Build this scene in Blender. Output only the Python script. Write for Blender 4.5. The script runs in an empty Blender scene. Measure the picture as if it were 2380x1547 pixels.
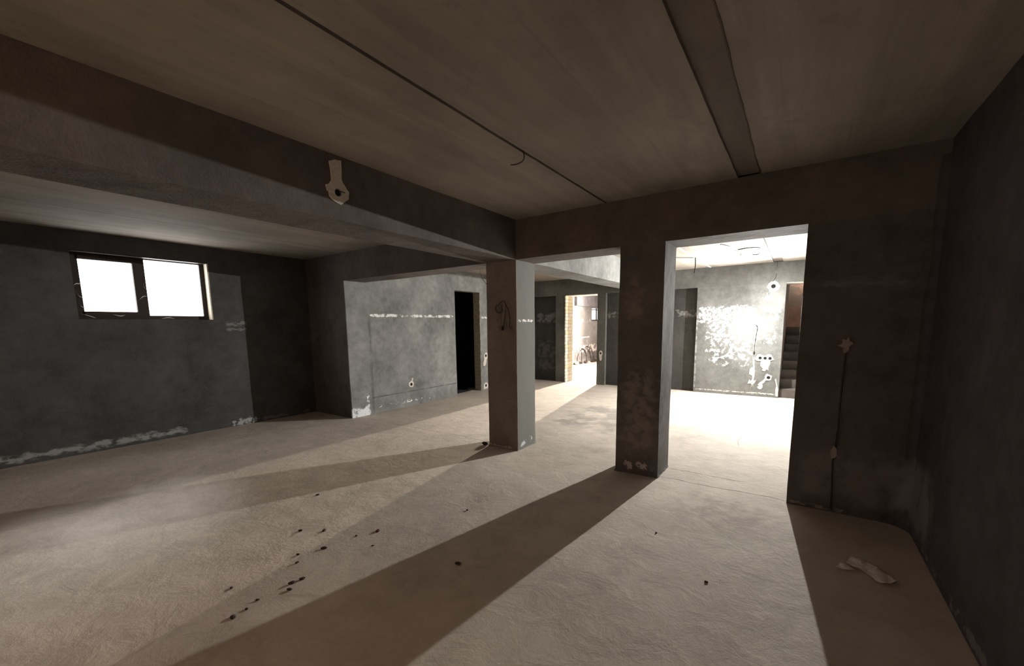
import bpy, bmesh, math, random
from mathutils import Vector, Matrix, noise
random.seed(7)
SC = bpy.context.scene
COL = SC.collection

# ------------------------------------------------------------------ camera
YAW, PITCH, ROLL = math.radians(34.84), math.radians(7.601), math.radians(-.657)
r0 = Vector((math.cos(YAW), math.sin(YAW), 0)); f0 = Vector((-math.sin(YAW), math.cos(YAW), 0)); u0 = Vector((0, 0, 1))
f1 = f0*math.cos(PITCH) - u0*math.sin(PITCH); u1 = u0*math.cos(PITCH) + f0*math.sin(PITCH)
rr = r0*math.cos(ROLL) + u1*math.sin(ROLL); uu = u1*math.cos(ROLL) - r0*math.sin(ROLL)
cd = bpy.data.cameras.new('camera'); cam = bpy.data.objects.new('camera', cd); COL.objects.link(cam)
M = Matrix((rr, uu, -f1)).transposed().to_4x4(); M.translation = Vector((2.619, -3.864, 1.45))
cam.matrix_world = M
cd.sensor_width = 36; cd.lens = 954.5/2380*36; cd.shift_y = (884.7-773.5)/2380; cd.clip_start = .02
SC.camera = cam

# ------------------------------------------------------------------ world, exposure, light levels
W = bpy.data.worlds.new('world'); SC.world = W; W.use_nodes = True
W.node_tree.nodes['Background'].inputs[0].default_value = (.75, .85, 1, 1)
W.node_tree.nodes['Background'].inputs[1].default_value = 1.2
SC.view_settings.view_transform = 'Standard'; SC.view_settings.look = 'None'
SC.view_settings.exposure = 0.0; SC.view_settings.gamma = 1; SC.view_settings.use_curve_mapping = False
SC.cycles.max_bounces = 12; SC.cycles.diffuse_bounces = 9; SC.cycles.sample_clamp_indirect = 30
SC.cycles.use_denoising = True
BULB_NEAR = 80000.0      # radiance of the bulb in the middle room
BULB_FAR = 300000.0       # bulb in the far room
FILL_BEHIND = 1800.0     # weak warm fill light added unseen behind the camera
PANE = 3.2               # daylight on the frosted window panes
NEAR_LAMP = (2.10, 5.12, 1.90)
FAR_LAMP = (-2.35, 10.3, 1.9)
# low hazy sun entering through the frosted window of the near room
sd = bpy.data.lights.new('sun', 'SUN'); sun = bpy.data.objects.new('sun', sd); COL.objects.link(sun)
sd.energy = 14.0; sd.angle = math.radians(15); sd.color = (.93, .97, 1.0)
sun.rotation_euler = Vector((1, -.40, -.66)).to_track_quat('-Z', 'Y').to_euler(); sun.location = (-8, 1, 5)

# ------------------------------------------------------------------ material helpers
class NT:
    def __init__(s, name, rough=.9):
        s.m = bpy.data.materials.new(name); s.m.use_nodes = True
        s.t = s.m.node_tree; s.b = s.t.nodes['Principled BSDF']; s.b.inputs['Roughness'].default_value = rough
        s.b.inputs['Specular IOR Level'].default_value = .25
    def n(s, typ, ins=None, **kw):
        nd = s.t.nodes.new(typ)
        for k, v in kw.items(): setattr(nd, k, v)
        for k, v in (ins or {}).items():
            if isinstance(v, bpy.types.NodeSocket): s.t.links.new(v, nd.inputs[k])
            else: nd.inputs[k].default_value = v
        return nd
    def pos(s):
        if not hasattr(s, '_p'): s._p = s.n('ShaderNodeNewGeometry').outputs['Position']; s._x = s.n('ShaderNodeSeparateXYZ', {0: s._p})
        return s._p
    def ax(s, a): s.pos(); return s._x.outputs['XYZ'.index(a.upper())]
    def math(s, op, a, b=0.0, c=0.0): return s.n('ShaderNodeMath', {0: a, 1: b, 2: c}, operation=op).outputs[0]
    def rng(s, v, a, b, c=0.0, d=1.0): return s.n('ShaderNodeMapRange', {0: v, 1: a, 2: b, 3: c, 4: d}).outputs[0]
    def noise(s, scale, detail=5, rough=.55, vec=None, stretch=None, off=(0, 0, 0), dist=0.0):
        v = vec or s.pos()
        if stretch or off != (0, 0, 0):
            v = s.n('ShaderNodeMapping', {0: v, 1: off, 3: stretch or (1, 1, 1)}).outputs[0]
        return s.n('ShaderNodeTexNoise', {'Vector': v, 'Scale': scale, 'Detail': detail, 'Roughness': rough, 'Distortion': dist}).outputs[0]
    def mix(s, f, a, b, blend='MIX'):
        nd = s.n('ShaderNodeMix', data_type='RGBA', blend_type=blend)
        for i, v in ((0, f), (6, a), (7, b)):
            if isinstance(v, bpy.types.NodeSocket): s.t.links.new(v, nd.inputs[i])
            else: nd.inputs[i].default_value = v if i == 0 else (*v[:3], 1)
        return nd.outputs[2]
    def box(s, a, u0, u1, z0, z1, soft):
        """0..1 mask of a rectangle on a wall: a = 'x'/'y' horizontal axis, then height range"""
        u, z = s.ax(a[0]), s.ax(a[1] if len(a) > 1 else 'z')
        m = s.math('MULTIPLY', s.rng(u, u0-soft, u0+soft), s.rng(u, u1+soft, u1-soft))
        m2 = s.math('MULTIPLY', s.rng(z, z0-soft, z0+soft), s.rng(z, z1+soft, z1-soft))
        return s.math('MULTIPLY', m, m2)
    def stain(s, col, a, u0, u1, z0, z1, color, soft=.04, thr=.55, amp=.85, scale=14, edge=.06, alpha=1.0, detail=4, stretch=None):
        m = s.box(a, u0, u1, z0, z1, soft)
        nz = s.noise(scale, detail, .6, stretch=stretch)
        amp = min(amp, 1.0)
        v = s.math('MULTIPLY', m, s.math('ADD', s.math('MULTIPLY', s.rng(nz, .3, .7), amp), 1-amp))
        f = s.math('MULTIPLY', s.rng(v, thr-edge, thr+edge), alpha)
        return s.mix(f, col, color)
    def finish(s, col, height=None, dist=.01, strength=.5):
        s.t.links.new(col, s.b.inputs['Base Color']) if isinstance(col, bpy.types.NodeSocket) else setattr(s.b.inputs['Base Color'], 'default_value', (*col, 1))
        if height is not None:
            bp = s.n('ShaderNodeBump', {'Height': height, 'Distance': dist, 'Strength': strength})
            s.t.links.new(bp.outputs[0], s.b.inputs['Normal'])
        return s.m

WHITE = (.62, .62, .6)
def concrete(name, base=(.135, .132, .125), stains=(), var=.45, stretch=None, warm=0.0):
    """dark trowelled cement render with cloudy mottling"""
    s = NT(name)
    n1 = s.noise(1.6, 6, .6, stretch=stretch); n2 = s.noise(9, 6, .65, stretch=stretch, off=(3, 1, 7)); n3 = s.noise(70, 3, .6)
    k = s.math('ADD', s.math('MULTIPLY', n1, .9), s.math('MULTIPLY', n2, .55))
    f = s.rng(k, .48, .98)
    lo = tuple(c*(1-var) for c in base); hi = tuple(c*(1+var) for c in base)
    c = s.mix(f, lo, hi)
    c = s.mix(s.rng(n3, .35, .7, 0, .22), c, tuple(v*1.7 for v in base))
    c = s.mix(s.rng(s.noise(2.3, 5, .7, off=(9, 4, 2)), .58, .74, 0, .35), c, tuple(v*1.9 for v in base))
    for st in stains: c = s.stain(c, *st[0], **st[1])
    h = s.math('ADD', s.math('MULTIPLY', n2, .6), s.math('MULTIPLY', n3, .25))
    h = s.math('ADD', h, s.math('MULTIPLY', n1, 1.0))
    return s.finish(c, h, .012, .45)

def S(*a, **k): return (a, k)
def plain(name, color, rough=.8, bump=0, scale=60):
    s = NT(name, rough)
    n = s.noise(scale, 3)
    c = s.mix(s.rng(n, .3, .7), tuple(v*.85 for v in color), tuple(min(1, v*1.12) for v in color))
    return s.finish(c, n if bump else None, bump or .01, .5)
def emis(name, color, strength):
    m = bpy.data.materials.new(name); m.use_nodes = True; t = m.node_tree; t.nodes.clear()
    e = t.nodes.new('ShaderNodeEmission'); o = t.nodes.new('ShaderNodeOutputMaterial')
    e.inputs[0].default_value = (*color, 1); e.inputs[1].default_value = strength
    t.links.new(e.outputs[0], o.inputs[0]); return m

# ------------------------------------------------------------------ mesh helpers
def link(name, me, mat=None, parent=None, loc=(0, 0, 0)):
    o = bpy.data.objects.new(name, me); COL.objects.link(o); o.location = loc
    if mat and me is not None and not me.materials: me.materials.append(mat)
    if parent: o.parent = parent; 
    return o
def from_bm(name, bm, mat, parent=None, loc=(0, 0, 0), smooth=False):
    me = bpy.data.meshes.new(name); bm.normal_update(); bm.to_mesh(me); bm.free()
    if smooth:
        for p in me.polygons: p.use_smooth = True
    return link(name, me, mat, parent, loc)
def grid_box(bm, x0, x1, y0, y1, z0, z1, step=.16, amp=.0035):
    """box whose faces are cut into cells and pushed about a little, like hand trowelled render"""
    def cuts(a, b):
        n = max(1, min(60, int(round((b-a)/step)))); return [a+(b-a)*i/n for i in range(n+1)]
    X, Y, Z = cuts(x0, x1), cuts(y0, y1), cuts(z0, z1)
    V = {}
    def v(i, j, k):
        key = (i, j, k)
        if key not in V:
            p = Vector((X[i], Y[j], Z[k]))
            d = noise.noise_vector(p*2.1)*amp + noise.noise_vector(p*7.3)*amp*.5
            V[key] = bm.verts.new(p+d)
        return V[key]
    nx, ny, nz = len(X)-1, len(Y)-1, len(Z)-1
    for i in range(nx):
        for j in range(ny):
            bm.faces.new((v(i, j, 0), v(i, j+1, 0), v(i+1, j+1, 0), v(i+1, j, 0)))
            bm.faces.new((v(i, j, nz), v(i+1, j, nz), v(i+1, j+1, nz), v(i, j+1, nz)))
        for k in range(nz):
            bm.faces.new((v(i, 0, k), v(i+1, 0, k), v(i+1, 0, k+1), v(i, 0, k+1)))
            bm.faces.new((v(i, ny, k), v(i, ny, k+1), v(i+1, ny, k+1), v(i+1, ny, k)))
    for j in range(ny):
        for k in range(nz):
            bm.faces.new((v(0, j, k), v(0, j, k+1), v(0, j+1, k+1), v(0, j+1, k)))
            bm.faces.new((v(nx, j, k), v(nx, j+1, k), v(nx, j+1, k+1), v(nx, j, k+1)))
def boxes(name, mat, bl, parent=None, kind=None, step=.16, amp=.0035, origin=None):
    bm = bmesh.new()
    for b in bl: grid_box(bm, *b, step=step, amp=amp)
    loc = (0, 0, 0)
    if origin:
        bmesh.ops.translate(bm, verts=bm.verts, vec=-Vector(origin)); loc = origin
    o = from_bm(name, bm, mat, parent, loc)
    if kind: o['kind'] = kind
    return o
def tag(o, label, cat, group=None, kind=None):
    o['label'] = label; o['category'] = cat
    if group: o['group'] = group
    if kind: o['kind'] = kind
    return o
def empty(name, loc): 
    o = bpy.data.objects.new(name, None); COL.objects.link(o); o.location = loc; o.empty_display_size = .1; return o
def tube(bm, pts, r, seg=8, cap=True, r_end=None):
    rings = []
    pts = [Vector(p) for p in pts]; n = len(pts)
    for i, p in enumerate(pts):
        d = (pts[min(i+1, n-1)]-pts[max(i-1, 0)]).normalized()
        a = d.orthogonal().normalized() if i == 0 else (rings[-1][1] - d*rings[-1][1].dot(d)).normalized()
        b = d.cross(a); rad = r if r_end is None else r+(r_end-r)*i/(n-1)
        rings.append(([bm.verts.new(p+(a*math.cos(t)+b*math.sin(t))*rad) for t in [2*math.pi*k/seg for k in range(seg)]], a))
    for (A, _), (B, _) in zip(rings, rings[1:]):
        for k in range(seg): bm.faces.new((A[k], A[(k+1) % seg], B[(k+1) % seg], B[k]))
    if cap: bm.faces.new(rings[0][0][::-1]); bm.faces.new(rings[-1][0])
def smooth_path(pts, n=6):
    pts = [Vector(p) for p in pts]; out = []
    for i in range(len(pts)-1):
        p0, p1, p2, p3 = pts[max(i-1, 0)], pts[i], pts[i+1], pts[min(i+2, len(pts)-1)]
        for k in range(n):
            t = k/n; out.append(.5*((2*p1)+(-p0+p2)*t+(2*p0-5*p1+4*p2-p3)*t*t+(-p0+3*p1-3*p2+p3)*t**3))
    return out+[pts[-1]]
def plane_pt(plane, c, u, z, d=0.0):
    """point on a wall: plane 'x' faces +X at x=c, plane 'y' faces -Y at y=c, d = how far it stands proud"""
    return Vector((c+d, u, z)) if plane == 'x' else Vector((u, c-d, z))
def patch(name, mat, plane, c, outline, thick=.004, parent=None, holes=(), rnd=.0):
    """thin irregular dab of plaster on a wall, as a solid plate with real holes"""
    bm = bmesh.new()
    def jit(pts):
        out = []
        for i, (u, z) in enumerate(pts):
            u2, z2 = pts[(i+1) % len(pts)]
            out.append((u, z)); q = noise.noise_vector(Vector((u*40, z*40, c)))
            out.append(((u+u2)/2+q.x*rnd, (z+z2)/2+q.y*rnd))
        return out
    loops = [jit(outline)]
    for (hu, hz, hr) in holes: loops.append([(hu+hr*math.cos(2*math.pi*k/12), hz+hr*math.sin(2*math.pi*k/12)) for k in range(12)])
    edges = []; fronts = []
    for lp in loops:
        vs = [bm.verts.new(plane_pt(plane, c, u, z, thick)) for u, z in lp]; fronts.append(vs)
        edges += [bm.edges.new((vs[i], vs[(i+1) % len(vs)])) for i in range(len(vs))]
    bmesh.ops.triangle_fill(bm, use_beauty=True, use_dissolve=False, edges=edges)
    want = Vector((1, 0, 0)) if plane == 'x' else Vector((0, -1, 0))
    bm.normal_update()
    for f in bm.faces:
        if f.normal.dot(want) < 0: f.normal_flip()
    for vs in fronts:
        bk = [bm.verts.new(v.co - want*(thick+.002)) for v in vs]
        for i in range(len(vs)):
            j = (i+1) % len(vs)
            try: bm.faces.new((vs[i], vs[j], bk[j], bk[i]))
            except ValueError: pass
    return from_bm(name, bm, mat, parent)
def socket_cup(mat_ring, mat_in, plane, c, u, z, r, parent, thick=.006, names=('box_rim', 'box_inside')):
    """round flush box: short collar and its dark inside"""
    n = Vector((1, 0, 0)) if plane == 'x' else Vector((0, -1, 0)); a = Vector((0, 1, 0)) if plane == 'x' else Vector((1, 0, 0)); b = Vector((0, 0, 1))
    p = plane_pt(plane, c, u, z)
    bm = bmesh.new(); N = 18; prof = [(r*.98, 0), (r, thick), (r*.86, thick), (r*.84, .0015)]
    rings = [[bm.verts.new(p+n*h+(a*math.cos(t)+b*math.sin(t))*q) for t in [2*math.pi*k/N for k in range(N)]] for q, h in prof]
    for A, B in zip(rings, rings[1:]):
        for k in range(N): bm.faces.new((A[k], A[(k+1) % N], B[(k+1) % N], B[k]))
    from_bm(names[0], bm, mat_ring, parent, smooth=False)
    bm = bmesh.new()
    bm.faces.new([bm.verts.new(p+n*.002+(a*math.cos(t)+b*math.sin(t))*r*.85) for t in [2*math.pi*k/N for k in range(N)]])
    from_bm(names[1], bm, mat_in, parent)
def lump(name, mat, loc, size, seed, flat=.5, parent=None):
    bm = bmesh.new(); bmesh.ops.create_icosphere(bm, subdivisions=2, radius=1)
    for v in bm.verts:
        d = 1+.35*noise.noise(v.co*1.7+Vector((seed*3.1, 0, 0)))+.12*noise.noise(v.co*5+Vector((seed, 0, 0)))
        v.co = Vector((v.co.x*size[0]*d, v.co.y*size[1]*d, max(v.co.z, -.7)*size[2]*d*flat*2))
    mn = min(v.co.z for v in bm.verts)
    for v in bm.verts: v.co.z -= mn
    return from_bm(name, bm, mat, parent, loc)

# ------------------------------------------------------------------ shared dimensions (metres)
ZC, ZB, T = 2.595, 2.176, .393           # ceiling, underside of beams, wall thickness
XL, XO, XR = -4.28, -3.22, 3.34          # left wall, left edge of wide opening, right wall
YB = 5.56                                # back wall of the middle room
YR = -7.2                                # wall behind the camera

# ------------------------------------------------------------------ materials
PINK = (.34, .3, .29)
m_wall_left = concrete('wall_left_render', (.062, .061, .06), [
    S('y', -4.6, -1.85, .03, .135, (.33, .33, .33), soft=.05, thr=.42, scale=7, alpha=.75, edge=.12, stretch=(1, 1, 2)),
    S('y', -1.35, -.93, -.02, .12, (.4, .41, .4), soft=.06, thr=.48, scale=18, alpha=.8, edge=.08),
    S('y', -1.3, -.95, 1.4, 1.62, (.25, .25, .24), soft=.06, thr=.6, scale=9, alpha=.6, edge=.06, stretch=(1, 1, 2.5)),
    S('y', -.9, -.1, .0, .08, (.2, .19, .2), soft=.04, thr=.5, scale=10, alpha=.6)])
m_part = concrete('partition_render', (.11, .098, .09), [
    S('x', -4.3, -3.2, 1.1, 1.75, (.16, .15, .14), soft=.1, thr=.62, scale=5, alpha=.5)])
m_pier = concrete('pier_render', (.098, .088, .086), [
    S('x', 2.7, 3.24, 1.66, 1.78, (.2, .185, .18), soft=.06, thr=.5, scale=8, alpha=.6, edge=.16, stretch=(1, 1, 3)),
    S('x', 2.70, 3.4, .08, .5, (.19, .17, .16), soft=.08, thr=.4, scale=6, alpha=.8, edge=.2, detail=7),
    S('x', 2.62, 3.0, .0, .05, (.3, .26, .25), soft=.03, thr=.5, scale=16, alpha=.8, stretch=(1, 1, 3))])
m_right = concrete('right_wall_render', (.066, .056, .062), [
    S('y', -.55, .05, .05, .5, (.2, .185, .17), soft=.1, thr=.4, scale=5, alpha=.8, edge=.2, detail=7),
    S('y', -2.6, -.4, .0, .09, (.22, .19, .18), soft=.03, thr=.56, scale=9, alpha=.7, edge=.1)])
m_beam = concrete('beam_render', (.118, .1, .09))
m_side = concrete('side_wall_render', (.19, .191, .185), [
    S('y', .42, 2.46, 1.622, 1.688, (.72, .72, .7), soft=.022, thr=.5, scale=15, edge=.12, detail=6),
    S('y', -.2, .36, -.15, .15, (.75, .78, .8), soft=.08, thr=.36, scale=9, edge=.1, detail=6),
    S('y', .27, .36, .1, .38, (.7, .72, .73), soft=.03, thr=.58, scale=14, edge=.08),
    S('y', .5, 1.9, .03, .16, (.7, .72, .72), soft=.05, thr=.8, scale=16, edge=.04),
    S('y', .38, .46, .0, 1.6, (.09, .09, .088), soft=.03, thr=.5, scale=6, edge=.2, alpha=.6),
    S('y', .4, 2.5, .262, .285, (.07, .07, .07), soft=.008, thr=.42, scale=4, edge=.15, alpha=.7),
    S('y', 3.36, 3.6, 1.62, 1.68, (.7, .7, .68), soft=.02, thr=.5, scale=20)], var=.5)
m_back = concrete('back_wall_render', (.155, .156, .15), [
    S('x', .84, 1.95, 1.45, 1.82, (.74, .76, .78), soft=.06, thr=.46, amp=1, scale=21, edge=.07, detail=8),
    S('x', 1.95, 2.36, 1.45, 1.80, (.7, .72, .72), soft=.05, thr=.6, amp=1.6, scale=24, edge=.06),
    S('x', .95, 2.1, .95, 1.6, (.7, .71, .71), soft=.2, thr=.5, amp=1, scale=16, edge=.06, detail=8),
    S('x', .95, 2.0, .5, 1.2, (.66, .66, .63), soft=.2, thr=.57, amp=1, scale=12, edge=.05, detail=8, alpha=.85),
    S('x', 2.0, 2.3, 1.0, 1.45, (.7, .71, .7), soft=.05, thr=.66, amp=1.6, scale=18, edge=.06),
    S('x', .85, 2.36, .05, .085, (.55, .56, .53), soft=.014, thr=.45, scale=20, edge=.1, alpha=.8),
    S('x', .82, .86, .1, 1.7, (.4, .4, .38), soft=.01, thr=.5, scale=12, alpha=.6)], var=.5)
m_bay = concrete('bay_shade_render', (.055, .053, .05), [  # unlit look of the set-back bays put into a darker render colour
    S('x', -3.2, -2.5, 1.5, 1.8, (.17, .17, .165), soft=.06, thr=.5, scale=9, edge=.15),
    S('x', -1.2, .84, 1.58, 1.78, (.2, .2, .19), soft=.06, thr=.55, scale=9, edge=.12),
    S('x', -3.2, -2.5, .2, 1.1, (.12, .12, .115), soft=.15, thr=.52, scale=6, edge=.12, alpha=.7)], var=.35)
m_flush = concrete('back_pier_render', (.12, .118, .108))
m_col1 = concrete('column_brown_render', (.185, .15, .128), [
    S('x', -.35, -.14, 1.45, 1.75, (.05, .045, .04), soft=.05, thr=.62, scale=12, alpha=.45, edge=.12),
    S('x', -.3, .01, 1.28, 1.52, (.06, .045, .036), soft=.08, thr=.6, scale=5, alpha=.5, edge=.2),
    S('x', -.20, -.02, .55, .62, (.24, .2, .18), soft=.03, thr=.5, scale=9, alpha=.6),
    S('y', .015, .6, -.2, 2.3, (.16, .162, .15), soft=.012, thr=.25, amp=.35, scale=3, edge=.15, alpha=.95),
    S('x', -.42, .0, .0, .04, (.42, .4, .38), soft=.02, thr=.5, scale=22, alpha=.8),
    S('y', .03, .37, 1.49, 1.53, (.75, .75, .72), soft=.012, thr=.5, scale=24),
    S('y', .02, .38, .0, .12, (.5, .52, .54), soft=.07, thr=.55, scale=12, edge=.06)], var=.3)
m_col2 = concrete('column_grey_render', (.115, .1, .092), [
    S('x', 1.22, 1.58, .2, 1.05, (.26, .23, .215), soft=.14, thr=.4, scale=11, alpha=.65, edge=.2, amp=1, detail=8),
    S('x', 1.24, 1.44, 1.45, 1.9, (.26, .22, .2), soft=.09, thr=.42, scale=8, alpha=.6, edge=.18, amp=1, detail=8),
    S('x', 1.19, 1.6, .02, .15, (.42, .37, .36), soft=.05, thr=.58, scale=14, edge=.05)], var=.4)
m_far = concrete('far_wall_render', (.20, .2, .205), [
    S('y', 10.2, 11.4, .96, 1.02, (.8, .78, .76), soft=.02, thr=.45, scale=10),
    S('y', 9.9, 12.4, .05, .62, (.12, .1, .1), soft=.12, thr=.5, scale=5, alpha=.6, edge=.1),
    S('y', 10.0, 12.2, .35, .75, (.6, .59, .58), soft=.1, thr=.6, scale=7, edge=.06),
    S('y', 10.2, 11.5, 1.5, 1.75, (.6, .6, .58), soft=.06, thr=.68, scale=6, edge=.06)])
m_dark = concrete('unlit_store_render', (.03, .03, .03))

def floor_mat():
    s = NT('floor_screed', .88)
    n1 = s.noise(.8, 6, .6); n2 = s.noise(5, 7, .65, off=(2, 5, 1), dist=.4); n3 = s.noise(38, 5, .7); n4 = s.noise(160, 3, .6)
    k = s.math('ADD', s.math('MULTIPLY', n1, .8), s.math('MULTIPLY', n2, .6))
    c = s.mix(s.rng(k, .5, .95), (.37, .325, .275), (.58, .515, .45))
    c = s.mix(s.rng(n3, .52, .75, 0, .35), c, (.66, .6, .53))
    c = s.mix(s.rng(s.noise(2.2, 6, .7, off=(7, 7, 7)), .58, .72, 0, .4), c, (.28, .24, .2))
    c = s.mix(s.rng(s.noise(75, 4, .7, off=(2, 9, 4)), .62, .70, 0, .45), c, (.2, .165, .14))
    c = s.mix(s.rng(s.noise(48, 5, .75, off=(6, 2, 8)), .62, .70, 0, .35), c, (.72, .67, .6))
    # ragged joint in the screed under the openings, and a few hair cracks
    def crack(axis, at, u0, u1, w, amp, sc, dark, a):
        nonlocal c
        o = 'x' if axis == 'y' else 'y'
        wob = s.math('MULTIPLY', s.math('SUBTRACT', s.noise(sc, 4, .6, off=(at, 1, 0)), .5), amp)
        d = s.math('ABSOLUTE', s.math('ADD', s.math('SUBTRACT', s.ax(axis), at), wob))
        f = s.rng(d, w*.4, w, 1, 0)
        f = s.math('MULTIPLY', f, s.math('MULTIPLY', s.rng(s.ax(o), u0-.05, u0+.05), s.rng(s.ax(o), u1+.05, u1-.05)))
        f = s.math('MULTIPLY', f, s.rng(s.noise(3, 2, off=(at, 3, 0)), .38, .5, .35, 1))
        c = s.mix(s.math('MULTIPLY', f, a), c, dark); return f
    f1 = crack('y', .05, 1.6, 2.65, .007, .1, 3, (.07, .06, .05), .85)
    f2 = crack('y', .33, 1.6, 2.3, .007, .14, 3, (.1, .085, .07), .8)
    f3 = crack('y', .12, -3.2, -.42, .006, .12, 2, (.12, .1, .085), .7)
    f4 = crack('y', .2, 0, 1.2, .006, .1, 2.5, (.14, .12, .1), .5)
    f5 = crack('x', 2.1, 1.6, 4.6, .012, .22, 1.6, (.2, .18, .16), .6)
    # worn dirty patches
    c = s.stain(c, 'xy', -.6, .9, 1.2, 3.2, (.24, .215, .19), soft=.4, thr=.5, scale=2.4, edge=.14, alpha=.7)
    c = s.stain(c, 'xy', -.3, 1.2, .25, .75, (.22, .19, .17), soft=.3, thr=.5, scale=3, edge=.2, alpha=.35)
    c = s.stain(c, 'xy', .3, .75, -1.6, -1.0, (.22, .18, .15), soft=.25, thr=.6, scale=20, edge=.12, alpha=.3)
    c = s.stain(c, 'xy', 1.9, 2.6, -.8, -.1, (.3, .24, .2), soft=.2, thr=.5, scale=6, edge=.2, alpha=.6)
    rub = s.math('MULTIPLY', s.noise(26, 6, .75, off=(1, 1, 1)), s.rng(s.noise(1.7, 3, off=(5, 2, 3)), .45, .65, .15, 1))
    h = s.math('ADD', s.math('MULTIPLY', n2, 1.3), s.math('MULTIPLY', rub, .55))
    h = s.math('ADD', h, s.math('MULTIPLY', n4, .06))
    for f in (f1, f2, f3): h = s.math('SUBTRACT', h, s.math('MULTIPLY', f, .5))
    return s.finish(c, h, .012, .55)
def ceiling_mat(name, base, lines=1.0):
    s = NT(name, .85)
    n1 = s.noise(1.1, 5, .6); st = s.noise(7, 5, .65, stretch=(1, .06, 1)); st2 = s.noise(22, 4, .6, stretch=(1, .03, 1), off=(4, 0, 0)); n3 = s.noise(45, 4, .6)
    k = s.math('ADD', s.math('MULTIPLY', n1, .6), s.math('MULTIPLY', st, .7))
    c = s.mix(s.rng(k, .45, .9), tuple(v*.72 for v in base), tuple(v*1.2 for v in base))
    c = s.mix(s.rng(st2, .6, .75, 0, .4*lines), c, tuple(v*.55 for v in base))
    c = s.mix(s.rng(s.noise(6, 5, .7, off=(3, 3, 3)), .60, .72, 0, .4), c, tuple(v*.5 for v in base))
    c = s.mix(s.rng(s.noise(1.9, 6, .7, off=(8, 1, 3), stretch=(1, .5, 1)), .5, .72, 0, .55), c, tuple(v*.55 for v in base))
    c = s.mix(s.rng(s.noise(3.1, 5, .7, off=(1, 8, 3), stretch=(1, .35, 1)), .58, .72, 0, .35), c, tuple(min(1, v*1.5) for v in base))
    h = s.math('ADD', st, s.math('MULTIPLY', st2, .5)); h = s.math('ADD', h, s.math('MULTIPLY', n3, .2))
    return s.finish(c, h, .008, .55)
m_floor = floor_mat()
m_ceil = ceiling_mat('ceiling_concrete', (.33, .292, .255))
m_strip = ceiling_mat('ceiling_joint_fill', (.21, .178, .156), .3)
m_seam = plain('seam_mortar', (.12, .09, .07), bump=.01)
m_seam_pale = plain('pale_seam_mortar', (.75, .74, .7), bump=.01)
m_gyps = plain('gypsum_dab', (.62, .57, .50), .9, .006, 90)
m_gyps_dim = plain('thin_gypsum_dab', (.30, .26, .245), .9, .006, 60)
m_rim = plain('box_plastic', (.12, .12, .12), .6)
m_hole = plain('box_dark_inside', (.012, .012, .012), .9)
m_wire = plain('wire_insulation', (.03, .025, .02), .6)
m_brick = plain('sand_lime_brick', (.86, .84, .76), .85, .01, 40)
m_brick_y = plain('yellow_sand_lime_brick', (.86, .81, .6), .85, .01, 40)
m_brick_d = plain('dusty_brick', (.36, .33, .25), .85, .01, 40)
m_mortar = plain('brick_mortar', (.5, .47, .38), .95, .01, 80)
m_lump = plain('dark_crumb', (.05, .035, .03), .95, .01, 50)
m_lump_red = plain('reddish_crumb', (.09, .035, .035), .95, .01, 50)
m_rebar = plain('rusty_steel', (.06, .045, .04), .7, .004, 90)
m_stair = concrete('stair_concrete', (.095, .082, .074))
m_stairwall = concrete('stairwell_render', (.26, .2, .165), [S('x', 2.2, 3.7, 1.85, 2.4, (.22, .2, .18), soft=.06, thr=.4, scale=4)])

# ------------------------------------------------------------------ floor and ceiling
bm = bmesh.new()
nx, ny = 90, 150
x0, x1, y0, y1 = -5.2, 4.4, YR-.3, 13.2
vs = [[bm.verts.new((x0+(x1-x0)*i/nx, y0+(y1-y0)*j/ny, 0)) for j in range(ny+1)] for i in range(nx+1)]
for r in vs:
    for v in r:
        p = Vector((v.co.x, v.co.y, 0)); v.co.z = .006*noise.noise(p*1.3)+.0025*noise.noise(p*5)-.001
for i in range(nx):
    for j in range(ny): bm.faces.new((vs[i][j], vs[i+1][j], vs[i+1][j+1], vs[i][j+1]))
fl = from_bm('floor', bm, m_floor, smooth=True); fl['kind'] = 'structure'

ceil = boxes('ceiling', m_seam, [(-4.6, 4.4, YR-.3, YB+.4, ZC+.02, ZC+.2), (-5.2, 2.3, YB+.4, 13.2, ZC+.02, ZC+.2)], kind='structure', step=1.5, amp=0)
def slab(name, a, b, y0, y1, drop=0.0, mat=None, z=ZC):
    return boxes(name, mat or m_ceil, [(a, b, y0, y1, z-drop, ZC+.022)], parent=ceil, step=.3, amp=.0022)
J = .011
for (y0, y1) in ((YR, 0), (T, YB), (YB+.4, 12.8)):
    xs = [(0, 1.036-J), (1.036+J, 2.138)]+([(2.292, 4.3)] if y1 <= YB else [])+[ (-3.06+.004, -.42), (-4.6 if y0 < YB else -5.1, -3.06-.004)]
    for a, b in xs: slab('ceiling_slab', a, b, y0, y1)
    if y1 <= YB: slab('ceiling_joint_strip', 2.142, 2.287, y0, y1, mat=m_strip, z=ZC+.012)
# ragged mortar left along the two seams, front room
def seam(name, x, y0, y1, w, mat, drop, amp):
    bm = bmesh.new(); n = int((y1-y0)/.05); L = []
    for i in range(n+1):
        y = y0+(y1-y0)*i/n; q = noise.noise(Vector((x*9, y*6, 3)))*amp; q2 = noise.noise(Vector((x*9, y*6, 8)))*amp
        L.append([bm.verts.new(v) for v in ((x-w+q, y, ZC+.01), (x-w*.5+q, y, ZC-drop), (x+w*.5+q2, y, ZC-drop), (x+w+q2, y, ZC+.01))])
    for A, B in zip(L, L[1:]):
        for k in range(3): bm.faces.new((A[k], B[k], B[k+1], A[k+1]))
    return from_bm(name, bm, mat, ceil)
seam('seam_mortar', 1.036+.006, T, YB, .02, m_seam_pale, .006, .006)
seam('seam_mortar', 2.292, YR, -.0, .008, m_seam, .004, .006)
seam('seam_mortar', 2.138, YR, -.0, .006, m_ceil, .006, .004)

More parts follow.
